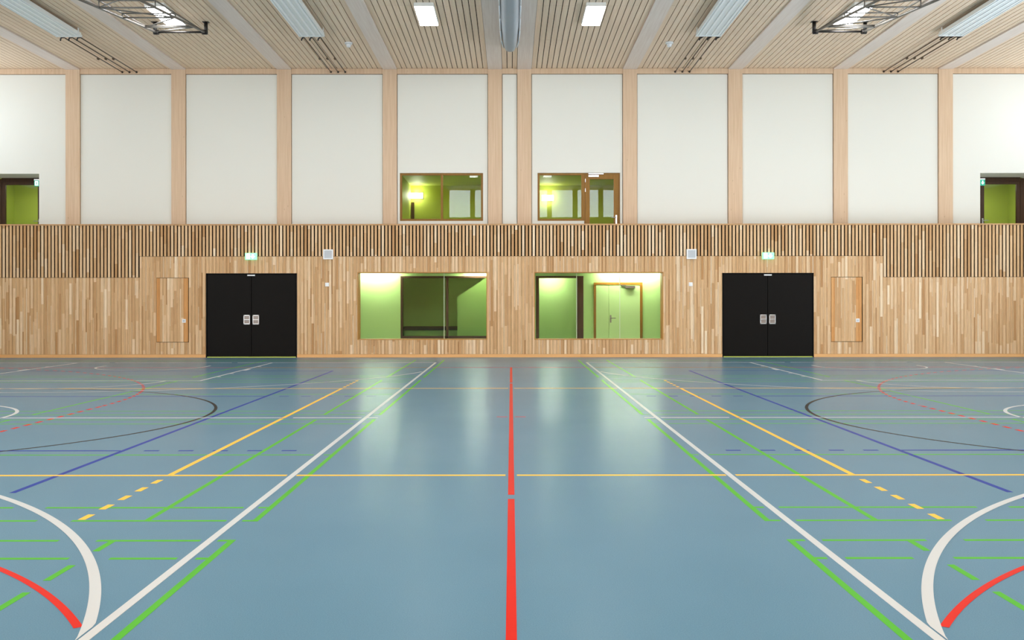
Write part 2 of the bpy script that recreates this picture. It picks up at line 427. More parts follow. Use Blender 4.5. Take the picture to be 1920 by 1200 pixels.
# baseboard
bb = MB()
for a, b in ((-SIDE, DRL[0]), (DRL[1], DRR[0]), (DRR[1], SIDE)):
    n_ = max(1, round((b-a)/3.6))
    for i in range(n_): bb.box(a+(b-a)*i/n_+.0015, a+(b-a)*(i+1)/n_-.0015, D-.012, D+.03, .001, BZ)
struct(bb.build('baseboard_front', M['base']), 'orange oak baseboard along the timber wall', 'baseboard')

# access panels flush in the cladding
for (h, side) in ((PNL, 'left'), (PNR, 'right')):
    t = thing('access_panel', f'flush oak access panel in the timber wall {"left" if side=="left" else "right"} of the {side} black door', 'wall panel', ((h[0]+h[1])/2, D, h[2]), 'flush access panels')
    body = MB(True); edge = MB(True); edge2 = MB(True)
    x = h[0]+.008; k = 0
    while x < h[1]-.02:
        xb = min(x+(WIDE if k % 2 == 0 else .027), h[1]-.006)
        boards(edge if x-h[0] < .10 else edge2 if h[1]-x < .19 else body, x, xb, h[2]+.012, h[3]-.012, D-.002, D+.028); x = xb+.0034; k += 1
    under(t, body.build('panel_boards', M['oak'])); under(t, edge.build('edge_boards', M['oak_panel_edge'])); under(t, edge2.build('edge_boards', M['oak_panel_edge']))
    cx_ = {'left': -9.045, 'right': 9.585}[side]
    s = thing('switch_plate', f'small white square lock plate on the {side} oak access panel', 'switch', (cx_, D-.002, 1.01), 'white wall plates')
    under(s, MB().box(cx_-.05, cx_+.05, D-.012, D-.0021, .965, 1.065).build('plate', M['whiteplastic'], bevel=.004))
    under(s, MB().box(cx_-.028, cx_+.028, D-.016, D-.012, .987, 1.043).build('rocker', M['greyplastic'], bevel=.002))

# black double doors
for i, (h, side) in enumerate(((DRL, 'left'), (DRR, 'right'))):
    r = thing(f'door_{i+1}', f'black double door in the {side} half of the timber wall', 'door', ((h[0]+h[1])/2, D, 0)); r['kind'] = 'structure'
    f = MB()
    f.box(h[0], h[0]+.03, D-.004, D+.2, 0, h[3]); f.box(h[1]-.03, h[1], D-.004, D+.2, 0, h[3]); f.box(h[0], h[1], D-.004, D+.2, h[3]-.03, h[3])
    f.box(h[0]+.03, h[1]-.03, D+.12, D+.18, .03, h[3]-.03)
    under(r, f.build('door_frame', M['doorframe']))
    under(r, MB().box(h[0]+.03, h[1]-.03, D+.004, D+.19, 0, .022).build('door_gap_strip', M['lime_smooth']))  # lime strip stands for green seen through the gap under the door
    c = (h[0]+h[1])/2 - .005
    for sgn, (a, b) in ((-1, (h[0]+.036, c-.006)), (1, (c+.006, h[1]-.036))):
        lf = under(r, MB().box(a, b, D+.01, D+.07, .03, h[3]-.036).build('door_leaf', M['door'], bevel=.003))
        xc = c + sgn*.125
        hb = MB(); z0, z1 = .915, 1.18; x0, x1 = xc-.09, xc+.09; y0, y1 = D-.004, D+.012
        hb.box(x0, x0+.022, y0, y1, z0, z1); hb.box(x1-.022, x1, y0, y1, z0, z1)
        hb.box(x0, x1, y0, y1, z0, z0+.03); hb.box(x0, x1, y0, y1, z1-.03, z1); hb.box(x0, x1, y0-.008, y1, z0+.12, z0+.145)
        pl = hb.build('flush_pull', M['chrome'], lf, bevel=.004)
        cb = MB(); cb.box(x0+.02, x1-.02, D+.004, D+.0095, z0+.025, z1-.028)
        if sgn < 0: cb.tube((x1-.05, D+.0, z0+.07), (x1-.05, D+.006, z0+.07), .012)
        cb.build('pull_cup', M['cup'], pl)
    under(r, MB().box(c-.105, c+.105, D-.02, D+.008, 2.255, 2.29).build('door_stay', M['whiteplastic'], bevel=.004))

# exit signs, speakers, switches on the timber wall
def exit_sign(xc, z0, label):
    t = thing('exit_sign', label, 'sign', (xc, D, z0), 'green exit signs above the black doors')
    wd, hg = .325, .19; y = D-.07
    under(t, MB().box(xc-wd/2, xc+wd/2, y, D-.001, z0, z0+hg).build('sign_box', M['exitgreen'], bevel=.012))
    sy = MB()
    sy.box(xc-.120, xc-.03, y-.003, y+.001, z0+.022, z0+hg-.022)          # pale door field
    sy.prism([(xc+.055-.022, z0+.155), (xc+.055-.022, z0+.10), (xc+.055-.062, z0+.10), (xc+.055, z0+.03), (xc+.055+.062, z0+.10), (xc+.055+.022, z0+.10), (xc+.055+.022, z0+.155)], 'y', y-.003, y+.001)
    under(t, sy.build('arrow_symbol', M['exitwhite']))
    mn = MB(); mx = xc-.075; yy = (y-.005, y-.002)
    mn.box(mx-.008, mx+.008, *yy, z0+.132, z0+.148)
    mn.prism([(mx-.014, z0+.128), (mx-.002, z0+.085), (mx+.016, z0+.085), (mx+.010, z0+.128)], 'y', *yy)
    mn.prism([(mx-.002, z0+.085), (mx-.030, z0+.045), (mx-.020, z0+.040), (mx+.010, z0+.085)], 'y', *yy)
    mn.prism([(mx+.002, z0+.085), (mx+.016, z0+.06), (mx+.014, z0+.038), (mx+.026, z0+.038), (mx+.028, z0+.062), (mx+.016, z0+.085)], 'y', *yy)
    under(t, mn.build('running_figure', M['exitgreen']))
exit_sign(-7.18, 2.70, 'lit green exit sign above the left black double door')
exit_sign(7.10, 2.705, 'lit green exit sign above the right black double door')
for xc, side in ((-5.05, 'left'), (4.985, 'right')):
    t = thing('wall_speaker', f'square white wall speaker with grey grille at the parapet edge, {side} half', 'speaker', (xc, D, 2.72), 'square wall speakers')
    q = .135
    f = MB(); z0 = 2.715
    f.box(xc-q, xc+q, D-.06, D-.001, z0, z0+.03); f.box(xc-q, xc+q, D-.06, D-.001, z0+2*q-.03, z0+2*q)
    f.box(xc-q, xc-q+.03, D-.06, D-.001, z0+.03, z0+2*q-.03); f.box(xc+q-.03, xc+q, D-.06, D-.001, z0+.03, z0+2*q-.03)
    under(t, f.build('speaker_frame', M['whiteplastic']))
    under(t, MB().box(xc-q+.03, xc+q-.03, D-.052, D-.002, z0+.03, z0+2*q-.03).build('grille', M['greyplastic']))
    xs_ = xc+(-.035 if side == 'left' else -.02)
    s = thing('switch_plate', f'small white square wall plate below the {side} speaker', 'switch', (xs_, D, 2.0), 'white wall plates')
    under(s, MB().box(xs_-.052, xs_+.052, D-.02, D-.0005, 1.965, 2.07).build('plate', M['whiteplastic'], bevel=.005))
    under(s, MB().box(xs_-.03, xs_+.03, D-.024, D-.02, 1.987, 2.048).build('rocker', M['whiteplastic'], bevel=.002))

# ------------------------------------------------------------------ lower windows and the corridor behind
GY = D+.36
for i, (h, side, joints) in enumerate(((WINL, 'left', (-1.875,)), (WINR, 'right', (1.835, 3.045)))):
    r = thing(f'window_{i+1}', f'wide {side} window in the timber wall looking into the green corridor', 'window', ((h[0]+h[1])/2, D, h[2])); r['kind'] = 'structure'
    f = MB(); t = .022
    f.box(h[0], h[0]+t, D-.006, D+.42, h[2], h[3]); f.box(h[1]-t, h[1], D-.006, D+.42, h[2], h[3])
    f.box(h[0]+t, h[1]-t, D-.006, D+.42, h[3]-t, h[3]); f.box(h[0]+t, h[1]-t, D-.006, D+.42, h[2], h[2]+t)
    under(r, f.build('reveal_lining', M['reveal']))
    under(r, MB().box(h[0]+t, h[1]-t, GY, GY+.012, h[2]+t, h[3]-t).build('pane', M['glass']))
    j = MB()
    for xj in joints: j.box(xj-.009, xj+.009, GY-.006, GY-.0005, h[2]+t, h[3]-t)
    under(r, j.build('pane_joint', M['joint']))
DC = 30.4; CZ = 2.62
w_ = MB()
# lime masonry wall with two openings: left x -3.39..-.45, right .76..2.22
w_.box(-8, -3.39, DC, DC+.2, 0, CZ); w_.box(-.45, .76, DC, DC+.2, 0, CZ); w_.box(2.22, 8, DC, DC+.2, 0, CZ)
w_.box(-3.39, -.45, DC, DC+.2, 2.33, CZ); w_.box(.76, 2.22, DC, DC+.2, 2.33, CZ); w_.box(-3.39, -.45, DC, DC+.2, 0, .42)
struct(w_.build('wall_corridor', M['lime']), 'lime green corridor wall behind the lower windows', 'wall')
w_ = MB(); w_.box(-8, 8, 33.2, 33.4, 0, CZ); w_.box(-8.2, -8, D+.4, 33.4, 0, CZ); w_.box(8, 8.2, D+.4, 33.4, 0, CZ); w_.box(-.25, -.1, DC+.2, 33.2, 0, CZ)
struct(w_.build('wall_stairwell', M['lime']), 'darker green wall deep behind the corridor', 'wall')
struct(MB().box(-8.2, 8.2, D+.4, 33.4, CZ, CZ+.1).build('ceiling_corridor', M['plaster']), 'corridor ceiling', 'ceiling')
struct(MB().box(-8.2, 8.2, D+.3, 33.4, -.12, 0).build('floor_corridor', M['gallery']), 'corridor floor', 'floor')
f = MB()
for a, b in ((-3.39, -3.33), (-2.0, -1.93), (-.51, -.45)): f.box(a, b, DC-.02, DC+.2, .42, 2.33)
f.box(-3.33, -.51, DC-.02, DC+.2, 2.275, 2.33); f.box(-3.33, -.51, DC-.02, DC+.2, .42, .49)
r = tag(bpy.data.objects.new('glazed_screen', None), 'dark brown framed glazed screen seen through the lower left window', 'screen'); C.objects.link(r); r.location = (-1.9, DC, .42)
under(r, f.build('screen_frame', M['darkbrown'])); under(r, MB().box(-3.33, -.51, DC+.09, DC+.1, .49, 2.275).build('pane', M['glass']))
# stair flank and bench behind the screen
st = MB().prism([(-1.70, 0), (-.27, 0), (-.27, 2.58), (-.62, 2.42), (-1.70, 1.70)], 'y', DC+.95, DC+1.1)
tag(st.build('stair_flank', M['lime']), 'green stair flank with sloping edge behind the glazed screen', 'stair wall')
st = thing('bench', 'charcoal topped bench against the wall behind the glazed screen', 'bench', (-2.6, DC+2.2, 0))
under(st, MB().box(-3.5, -1.72, DC+1.75, DC+2.3, .62, .74).build('bench_top', M['seat'], bevel=.01))
under(st, MB().box(-3.45, -1.72, DC+1.82, DC+2.28, 0, .62).build('bench_base', M['lime']))
f = MB(); f.box(.76, .86, DC-.02, DC+.2, 0, 2.33); f.box(2.03, 2.22, DC-.02, DC+.2, 0, 2.33); f.box(.86, 2.03, DC-.02, DC+.2, 2.27, 2.33)
struct(f.build('trim_1', M['darkbrown']), 'dark brown frame of the corridor opening in the lower right window', 'door frame')
r = thing('door_3', 'pale green double door with brown frame seen through the lower right window', 'door', (3.28, DC, 0)); r['kind'] = 'structure'
f = MB(); f.box(2.535, 2.605, DC-.04, DC-.001, 0, 2.13); f.box(3.955, 4.03, DC-.04, DC-.001, 0, 2.13); f.box(2.605, 3.955, DC-.04, DC-.001, 2.06, 2.13)
under(r, f.build('door_frame', M['brown']))
for a, b in ((2.607, 2.994), (3.002, 3.953)):
    lf = under(r, MB().box(a, b, DC-.03, DC-.002, .01, 2.055).build('door_leaf', M['mint_door'], bevel=.002))
hh = MB().box(3.035, 3.075, DC-.045, DC-.03, .90, 1.13); hh.tube((3.055, DC-.045, 1.04), (3.055, DC-.09, 1.04), .011); hh.tube((3.055, DC-.09, 1.04), (3.20, DC-.09, 1.04), .011)
hh.build('handle', M['cup'], lf)
cc = MB().box(3.50, 3.80, DC-.09, DC-.03, 1.96, 2.03).box(3.36, 3.52, DC-.06, DC-.04, 2.02, 2.05); cc.build('door_closer', M['cup'], lf)
for xa, xb, y, lab in ((-4.75, -3.5, DC-.22, 'linear corridor light above the green wall, lower left window'), (-1.35, -.5, DC-.22, 'linear corridor light above the glazed screen'),
                    (2.75, 4.55, DC-.22, 'linear corridor light above the pale green double door'), (-1.6, -.4, 30.8, 'added unseen light in the stairwell behind the glazed screen'), (.95, 1.65, 32.8, 'linear light deep behind the corridor opening')):
    t = thing('corridor_light', lab, 'light', ((xa+xb)/2, y, CZ), 'linear corridor lights')
    under(t, MB().box(xa, xb, y-.05, y+.05, CZ-.07, CZ-.001).build('housing', M['lampbody'])); under(t, MB().box(xa+.01, xb-.01, y-.04, y+.045, CZ-.09, CZ-.071).build('diffuser', M['washer_fill' if 'stairwell' in lab else 'washer']))

# ------------------------------------------------------------------ gallery, upper wall
struct(MB().box(-SIDE, SIDE, D+.135, D2+.35, 2.74, 2.8).build('floor_gallery', M['gallery']), 'gallery floor behind the parapet', 'floor')
COLX = [-12.77, -9.69, -6.61, -3.53, -.464, .392, 3.47, 6.54, 9.61, 12.67]
CW = .41; ZB = 8.31; ZPL = 8.185; ZC = 8.345
UWL = (-3.245, -.815, 3.90, 5.30); UWR = (.775, 3.185, 2.8, 5.30)   # openings in the white wall
RCL = (-SIDE, -13.77); RCR = (13.69, SIDE); RZ = 5.285
pw = MB(); G = .014
bays = [-SIDE]+COLX+[SIDE]
for i in range(len(bays)-1):
    a = bays[i] + (CW/2+G if i > 0 else 0); b = bays[i+1] - (CW/2+G if i < len(bays)-2 else 0)
    z0, z1 = 2.8, ZPL-G; y0, y1 = D2, D2+.12
    if i == 0:
        pw.box(a, RCL[1], y0, y1, RZ, z1); pw.box(RCL[1], b, y0, y1, z0, z1)
    elif i == len(bays)-2:
        pw.box(RCR[0], b, y0, y1, RZ, z1); pw.box(a, RCR[0], y0, y1, z0, z1)
    elif i in (4, 6):
        h = UWL if i == 4 else UWR
        pw.box(a, h[0], y0, y1, z0, z1); pw.box(h[1], b, y0, y1, z0, z1); pw.box(h[0], h[1], y0, y1, h[3], z1)
        if i == 4: pw.box(h[0], h[1], y0, y1, z0, h[2])
        else: pw.box(h[0], 2.135, y0, y1, z0, 3.90)
    else: pw.box(a, b, y0, y1, z0, z1)
# recess sides and soffits of the two gallery end doors
pw.box(RCL[0], RCL[1], D2+.12, D2+1.05, RZ, RZ+.15); pw.box(RCR[0], RCR[1], D2+.12, D2+1.05, RZ, RZ+.15)
pw.box(RCL[1], RCL[1]+.15, D2+.12, D2+1.05, 2.8, RZ+.15); pw.box(RCR[0]-.15, RCR[0], D2+.12, D2+1.05, 2.8, RZ+.15)
wall_upper = struct(pw.build('wall_upper', M['plaster']), 'white plastered upper wall behind the gallery', 'wall')
bk = MB()
for a, b in ((-13.6, UWL[0]-.01), (UWL[1]+.01, UWR[0]-.01), (UWR[1]+.01, 13.5)): bk.box(a, b, D2+.121, D2+.2, 2.8, 8.5)
bk.box(UWL[0]-.01, UWL[1]+.01, D2+.121, D2+.2, UWL[3]+.02, 8.5); bk.box(UWR[0]-.01, UWR[1]+.01, D2+.121, D2+.2, UWR[3]+.02, 8.5)
bk.box(-SIDE, -13.6, D2+.121, D2+.2, 5.45, 8.5); bk.box(13.5, SIDE, D2+.121, D2+.2, 5.45, 8.5)
bk.build('dark_backing', M['void'], wall_upper)
ordn = ['first', 'second', 'third', 'fourth', 'fifth', 'sixth', 'seventh', 'eighth', 'ninth', 'tenth']
extra = {0: 'nearest the left gallery door', 3: 'left of the plain upper window', 4: 'left of the narrow white strip', 5: 'right of the narrow white strip', 6: 'right of the upper glazed door', 9: 'nearest the right gallery door'}
for i, xc in enumerate(COLX):
    o = MB().box(xc-CW/2, xc+CW/2, D2-.05, D2+.12, 2.8, ZB).build('timber_column', M['spruce'], origin=(xc, D2, 2.8))
    tag(o, f'pale whitewashed timber column, {ordn[i]} from the left' + (', '+extra[i] if i in extra else ''), 'column', 'timber columns on the upper wall')
tp = MB()
for i in range(len(bays)-1):
    a = bays[i] + (CW/2+.002 if i > 0 else 0); b = bays[i+1] - (CW/2+.002 if i < len(bays)-2 else 0)
    tp.box(a, b, D2-.03, D2+.12, ZPL, ZC-.002)
struct(tp.build('trim_2', M['spruce']), 'pale timber wall plate under the ceiling', 'trim')

# ------------------------------------------------------------------ ceiling: slats between beams
cb_ = MB(); cs = MB()
cb_.box(-SIDE, SIDE, BACK, D2+.3, ZC+.05, ZC+.2)
for i in range(len(bays)-1):
    a = bays[i] + (CW/2 if i > 0 else 0); b = bays[i+1] - (CW/2 if i < len(bays)-2 else 0)
    n_ = max(1, round((b-a)/.145)); p = (b-a)/n_
    ys = [28.87]; 
    while ys[-1] > BACK: ys.append(ys[-1]-2.965 if len(ys) > 1 else 25.76)
    for k in range(n_):
        for y1, y0 in zip(ys, ys[1:]): cs.box(a+k*p+.010, a+(k+1)*p-.010, max(y0, BACK)+.004, y1-.004, ZC, ZC+.03)
ceiling = struct(cb_.build('ceiling', M['ceilvoid']), 'slatted timber ceiling of the hall', 'ceiling')
cs.build('ceiling_slats', M['ceil'], ceiling)
for i, xc in enumerate(COLX):
    o = MB().box(xc-CW/2, xc+CW/2, BACK, D2+.1, ZB, ZC+.049).build('roof_beam', M['spruce_light_tinted'], origin=(xc, D2, ZB))
    tag(o, f'pale timber ceiling beam meeting the {ordn[i]} column from the left', 'beam', 'timber ceiling beams')

# ------------------------------------------------------------------ upper windows and rooms
def frame_box(mb, x0, x1, z0, z1, t, y0, y1, bottom=True):
    mb.box(x0, x0+t, y0, y1, z0, z1); mb.box(x1-t, x1, y0, y1, z0, z1); mb.box(x0+t, x1-t, y0, y1, z1-t, z1)
    if bottom: mb.box(x0+t, x1-t, y0, y1, z0, z0+t)
FY = (D2+.05, D2+.13)
r = thing('window_3', 'two-pane brown framed upper window in the left half of the white wall', 'window', (-2.0, D2, 3.9)); r['kind'] = 'structure'
f = MB(); frame_box(f, UWL[0], UWL[1], UWL[2], UWL[3], .062, *FY); f.box(-2.05, -1.99, FY[0], FY[1], UWL[2]+.062, UWL[3]-.062)
under(r, f.build('window_frame', M['brown']))
for a, b in ((UWL[0]+.062, -2.05), (-1.99, UWL[1]-.062)): under(r, MB().box(a, b, D2+.09, D2+.1, UWL[2]+.062, UWL[3]-.062).build('pane', M['glass']))
r = thing('window_4', 'brown framed upper window left of the glazed gallery door', 'window', (1.4, D2, 3.9)); r['kind'] = 'structure'
f = MB(); frame_box(f, UWR[0], 2.12, 3.90, 5.30, .062, *FY); under(r, f.build('window_frame', M['brown']))
under(r, MB().box(UWR[0]+.062, 2.058, D2+.09, D2+.1, 3.962, 5.238).build('pane', M['glass']))
r = thing('door_4', 'glazed brown gallery door beside the right upper window', 'door', (2.65, D2, 2.8)); r['kind'] = 'structure'
f = MB(); frame_box(f, 2.121, 3.185, 2.8, 5.30, .05, *FY, bottom=False); under(r, f.build('door_frame', M['brown']))
f = MB(); frame_box(f, 2.172, 3.134, 2.82, 5.248, .13, D2+.035, D2+.115); lf = under(r, f.build('door_leaf', M['brown'], bevel=.003))
MB().box(2.302, 3.004, D2+.07, D2+.08, 2.95, 5.118).build('pane', M['glass'], lf)
h_ = MB().box(3.05, 3.095, D2+.02, D2+.036, 3.68, 4.07); h_.tube((3.07, D2+.02, 4.0), (3.07, D2-.03, 4.0), .012); h_.tube((3.07, D2-.03, 4.0), (2.92, D2-.03, 4.0), .012); h_.build('handle', M['chrome'], lf)
c_ = MB().box(2.26, 2.56, D2-.02, D2+.034, 5.18, 5.235).box(2.26, 2.70, D2-.015, D2+.03, 5.255, 5.285); c_.build('door_closer', M['chrome'], lf)
hi = MB()
for z in (5.08, 4.80): hi.box(2.165, 2.18, D2+.02, D2+.036, z-.05, z+.05)
hi.build('hinge', M['chrome'], lf)
UB = 33.0; UZ = 5.42
u = MB(); u.box(-3.75, 4.6, UB, UB+.15, 2.8, UZ); u.box(-3.75, -3.34, D2+.4, UB, 2.8, UZ); u.box(4.6, 4.75, D2+.2, UB+.15, 2.8, UZ)
u.box(-.2, 0.35, D2+.2, UB, 2.8, UZ)
struct(u.build('wall_gallery_room', M['lime_smooth']), 'lime green walls of the room behind the upper windows', 'wall')
struct(MB().box(-3.75, 4.75, D2+.2, UB+.15, UZ, UZ+.1).build('ceiling_gallery_room', M['lime_smooth']), 'lime ceiling of the upper room', 'ceiling')
struct(MB().box(-3.75, 4.75, D2+.36, UB+.15, 2.7, 2.8).build('floor_gallery_room', M['gallery']), 'floor of the upper room', 'floor')
struct(MB().box(-3.32, -3.22, UB-.05, UB-.001, 2.8, 4.86).build('trim_3', M['darkbrown']), 'dark door jamb in the corner of the left upper room', 'trim')
for xc, zc, lab in ((-3.13, 5.08, 'glowing wall lamp seen through the plain upper window'), (1.22, 5.0, 'glowing wall lamp seen through the window beside the gallery door')):
    t = thing('wall_lamp', lab, 'lamp', (xc, UB, zc), 'wall lamps of the upper rooms')
    under(t, MB().box(xc-.2, xc+.2, UB-.03, UB-.001, zc-.1, zc+.1).build('lamp_base', M['lampbody']))
    under(t, MB().tube((xc-.13, UB-.08, zc), (xc+.13, UB-.08, zc), .07, 16).build('lamp_shade', M['walllamp']))

for xc, yc, lab in ((-1.6, D2+.62, 'added unseen ceiling light of the upper room behind the plain window'), (2.4, D2+.62, 'added unseen ceiling light of the upper room behind the gallery door')):  # added to brighten the upper rooms, kept out of sight above the windows
    t = thing('room_fill', lab, 'light', (xc, yc, UZ), 'added upper room lights')
    under(t, MB().box(xc-.5, xc+.5, yc-.2, yc+.2, UZ-.05, UZ-.001).build('housing', M['lampbody'])); under(t, MB().box(xc-.48, xc+.48, yc-.18, yc+.18, UZ-.056, UZ-.051).build('diffuser', M['roomlamp']))

# gallery end doors in their recesses
RY = D2+1.0
for i, sg in enumerate((-1, 1)):
    side = 'left' if sg < 0 else 'right'
    X = lambda v: sg*v
    xo = (14.05, 15.50)
    bx = lambda mb, a, b, y0, y1, z0, z1: mb.box(min(X(a), X(b)), max(X(a), X(b)), y0, y1, z0, z1)
    q = MB(); bx(q, 15.50, SIDE, RY, RY+.15, 2.8, 5.4); bx(q, 13.6, xo[0], RY, RY+.15, 2.8, 5.4)
    struct(q.build(f'wall_recess_{side}', M['plaster']), f'white back wall of the {side} gallery door recess', 'wall')
    r = thing(f'door_{5+i}', f'glazed brown door at the {side} end of the gallery', 'door', (X(14.77), RY, 2.8)); r['kind'] = 'structure'
    f = MB(); bx(f, xo[0], 14.16, RY-.02, RY+.1, 2.8, 5.26); bx(f, 15.37, xo[1], RY-.02, RY+.1, 2.8, 5.26); bx(f, 14.16, 15.37, RY-.02, RY+.1, 5.17, 5.32)
    under(r, f.build('door_frame', M['darkbrown']))
    f = MB(); bx(f, 14.165, 14.28, RY-.01, RY+.06, 2.82, 5.165); bx(f, 15.26, 15.365, RY-.01, RY+.06, 2.82, 5.165); bx(f, 14.28, 15.26, RY-.01, RY+.06, 5.08, 5.165); bx(f, 14.28, 15.26, RY-.01, RY+.06, 2.82, 3.0)
    lf = under(r, f.build('door_leaf', M['darkbrown']))
    g_ = MB(); bx(g_, 14.28, 15.26, RY+.02, RY+.03, 3.0, 5.08); g_.build('pane', M['glass'], lf)
    h_ = MB(); bx(h_, 14.205, 14.25, RY-.025, RY-.01, 3.7, 4.05); h_.tube((X(14.225), RY-.02, 3.98), (X(14.225), RY-.07, 3.98), .012); h_.tube((X(14.225), RY-.07, 3.98), (X(14.38), RY-.07, 3.98), .012); h_.build('handle', M['chrome'], lf)
    q = MB(); bx(q, 13.3, SIDE, RY+2.2, RY+2.3, 2.7, 5.5); bx(q, 13.2, 13.3, RY+.15, RY+2.3, 2.7, 5.5); bx(q, SIDE-.1, SIDE, RY+.15, RY+2.2, 2.7, 5.5); bx(q, 13.3, SIDE, RY+.15, RY+2.3, 5.4, 5.5); bx(q, 13.2, SIDE, D2+.35, RY+2.3, 2.7, 2.8)
    struct(q.build(f'wall_passage_{side}', M['lime_smooth']), f'lime passage behind the {side} gallery door', 'wall')
    t = thing('passage_light', f'ceiling light in the passage behind the {side} gallery door', 'light', (X(14.75), RY+.9, 5.4), 'passage lights')
    tb = MB(); bx(tb, 14.4, 15.1, RY+.7, RY+1.1, 5.36, 5.399); under(t, tb.build('diffuser', M['roomlamp']))
    # small teal exit sign fixed to the recess jamb
    xe = 13.77 if sg < 0 else 13.69
    a, b = xe, xe+.145
    t = thing('exit_sign', f'small teal sign by the {side} gallery door' + (' with a running figure' if sg < 0 else ' with a white down arrow'), 'sign', (X(xe), D2+.02, 4.92), 'small teal exit signs')
    sb = MB(); bx(sb, a, b, D2+.0, D2+.03, 4.92, 5.09); under(t, sb.build('sign_plate', M['teal'], bevel=.004))
    tb = MB(); bx(tb, a-.002, b+.002, D2-.004, D2+.04, 5.092, 5.13); under(t, tb.build('sign_bracket', M['whiteplastic']))
    c = X((a+b)/2); sy = MB(); yy = (D2-.006, D2-.001); z0 = 4.92
    if sg > 0:
        sy.prism([(c-.016, z0+.14), (c-.016, z0+.085), (c-.045, z0+.085), (c, z0+.03), (c+.045, z0+.085), (c+.016, z0+.085), (c+.016, z0+.14)], 'y', *yy)
    else:
        sy.box(c-.045, c+.045, *yy, z0+.02, z0+.15)
    under(t, sy.build('sign_symbol', M['tealwhite']))
    if sg < 0:
        mn = MB(); yy = (D2-.009, D2-.006)
        mn.box(c-.008, c+.010, *yy, z0+.118, z0+.136); mn.prism([(c-.018, z0+.112), (c-.004, z0+.075), (c+.016, z0+.075), (c+.012, z0+.112)], 'y', *yy)
        mn.prism([(c-.004, z0+.075), (c-.03, z0+.035), (c-.018, z0+.03), (c+.010, z0+.075)], 'y', *yy); mn.prism([(c+.002, z0+.075), (c+.012, z0+.03), (c+.026, z0+.03), (c+.016, z0+.075)], 'y', *yy)
        under(t, mn.build('running_figure', M['teal']))

# ------------------------------------------------------------------ side and back walls (mostly out of frame)
for sg, side in ((-1, 'left'), (1, 'right')):
    q = MB(); a, b = sorted((sg*SIDE, sg*(SIDE+.5)))
    if sg < 0:
        q.box(a, b, BACK, 2, 0, 5.4); q.box(a, b, 14, D2+1.3, 0, 5.4); q.box(a, b, 2, 14, 3.1, 5.4); q.box(a, b, 2, 14, 0, .4)  # low opening added for the ceiling fill lamp on this side
    else:
        q.box(a, b, BACK, 12.4, 0, 5.4); q.box(a, b, 21.6, D2+1.3, 0, 5.4); q.box(a, b, 12.4, 21.6, 3.1, 5.4); q.box(a, b, 12.4, 21.6, 0, .4)
    q.box(a, b, BACK, D2+1.3, 8.0, 8.55); q.box(a, b, BACK, 25.0, 5.4, 8.0); q.box(a, b, 28.2, D2+1.3, 5.4, 8.0)
    struct(q.build(f'wall_{side}', M['plaster']), f'{side} side wall with high windows', 'wall')
q = MB(); q.box(-SIDE, SIDE, BACK-.3, BACK, 0, 6.65); q.box(-SIDE, SIDE, BACK-.3, BACK, 8.3, 8.55)
XW = [-15.4+1.54*k for k in range(21) if k not in (6, 7)]
prev = -SIDE
for xw in XW:
    q.box(prev, xw-.63, BACK-.3, BACK, 6.65, 8.3); prev = xw+.63
q.box(prev, SIDE, BACK-.3, BACK, 6.65, 8.3)
struct(q.build('wall_back', M['base']), 'wall behind the camera with a row of tall windows', 'wall')

# ------------------------------------------------------------------ ceiling lamps
ZL = 8.25
def lamp_proto(xc, yc, label):
    t = thing('ceiling_lamp', label, 'lamp', (xc, yc, ZL), 'rectangular ceiling lamps')
    hw, hl_ = .225, .78
    b_ = MB(); b_.box(-hw, hw, -hl_, hl_, .004, .094)
    b_.build('housing', M['lampbody'], t); d_ = MB().box(-hw+.012, hw-.012, -hl_+.012, hl_-.012, -.004, .0035); d_.build('diffuser', M['lamp'], t)
    return t
first = lamp_proto(-1.985, 23.32, 'bright rectangular ceiling lamp just left of the grey curtain')
dup(first, (1.945, 23.32, ZL), 'bright rectangular ceiling lamp just right of the grey curtain')
dup(first, (-8.12, 23.32, ZL), 'bright ceiling lamp above the left steel lattice frame')
dup(first, (8.05, 23.32, ZL), 'bright ceiling lamp above the right steel lattice frame')
for r_, yc in enumerate((17.4, 11.5, 5.6)):
    for c_i, xc in enumerate((-14.3, -8.12, -1.985, 1.945, 8.05, 14.3)):
        dup(first, (xc, yc, ZL), 'rectangular ceiling lamp nearer the camera, above the frame', 'ceiling lamps above the camera')

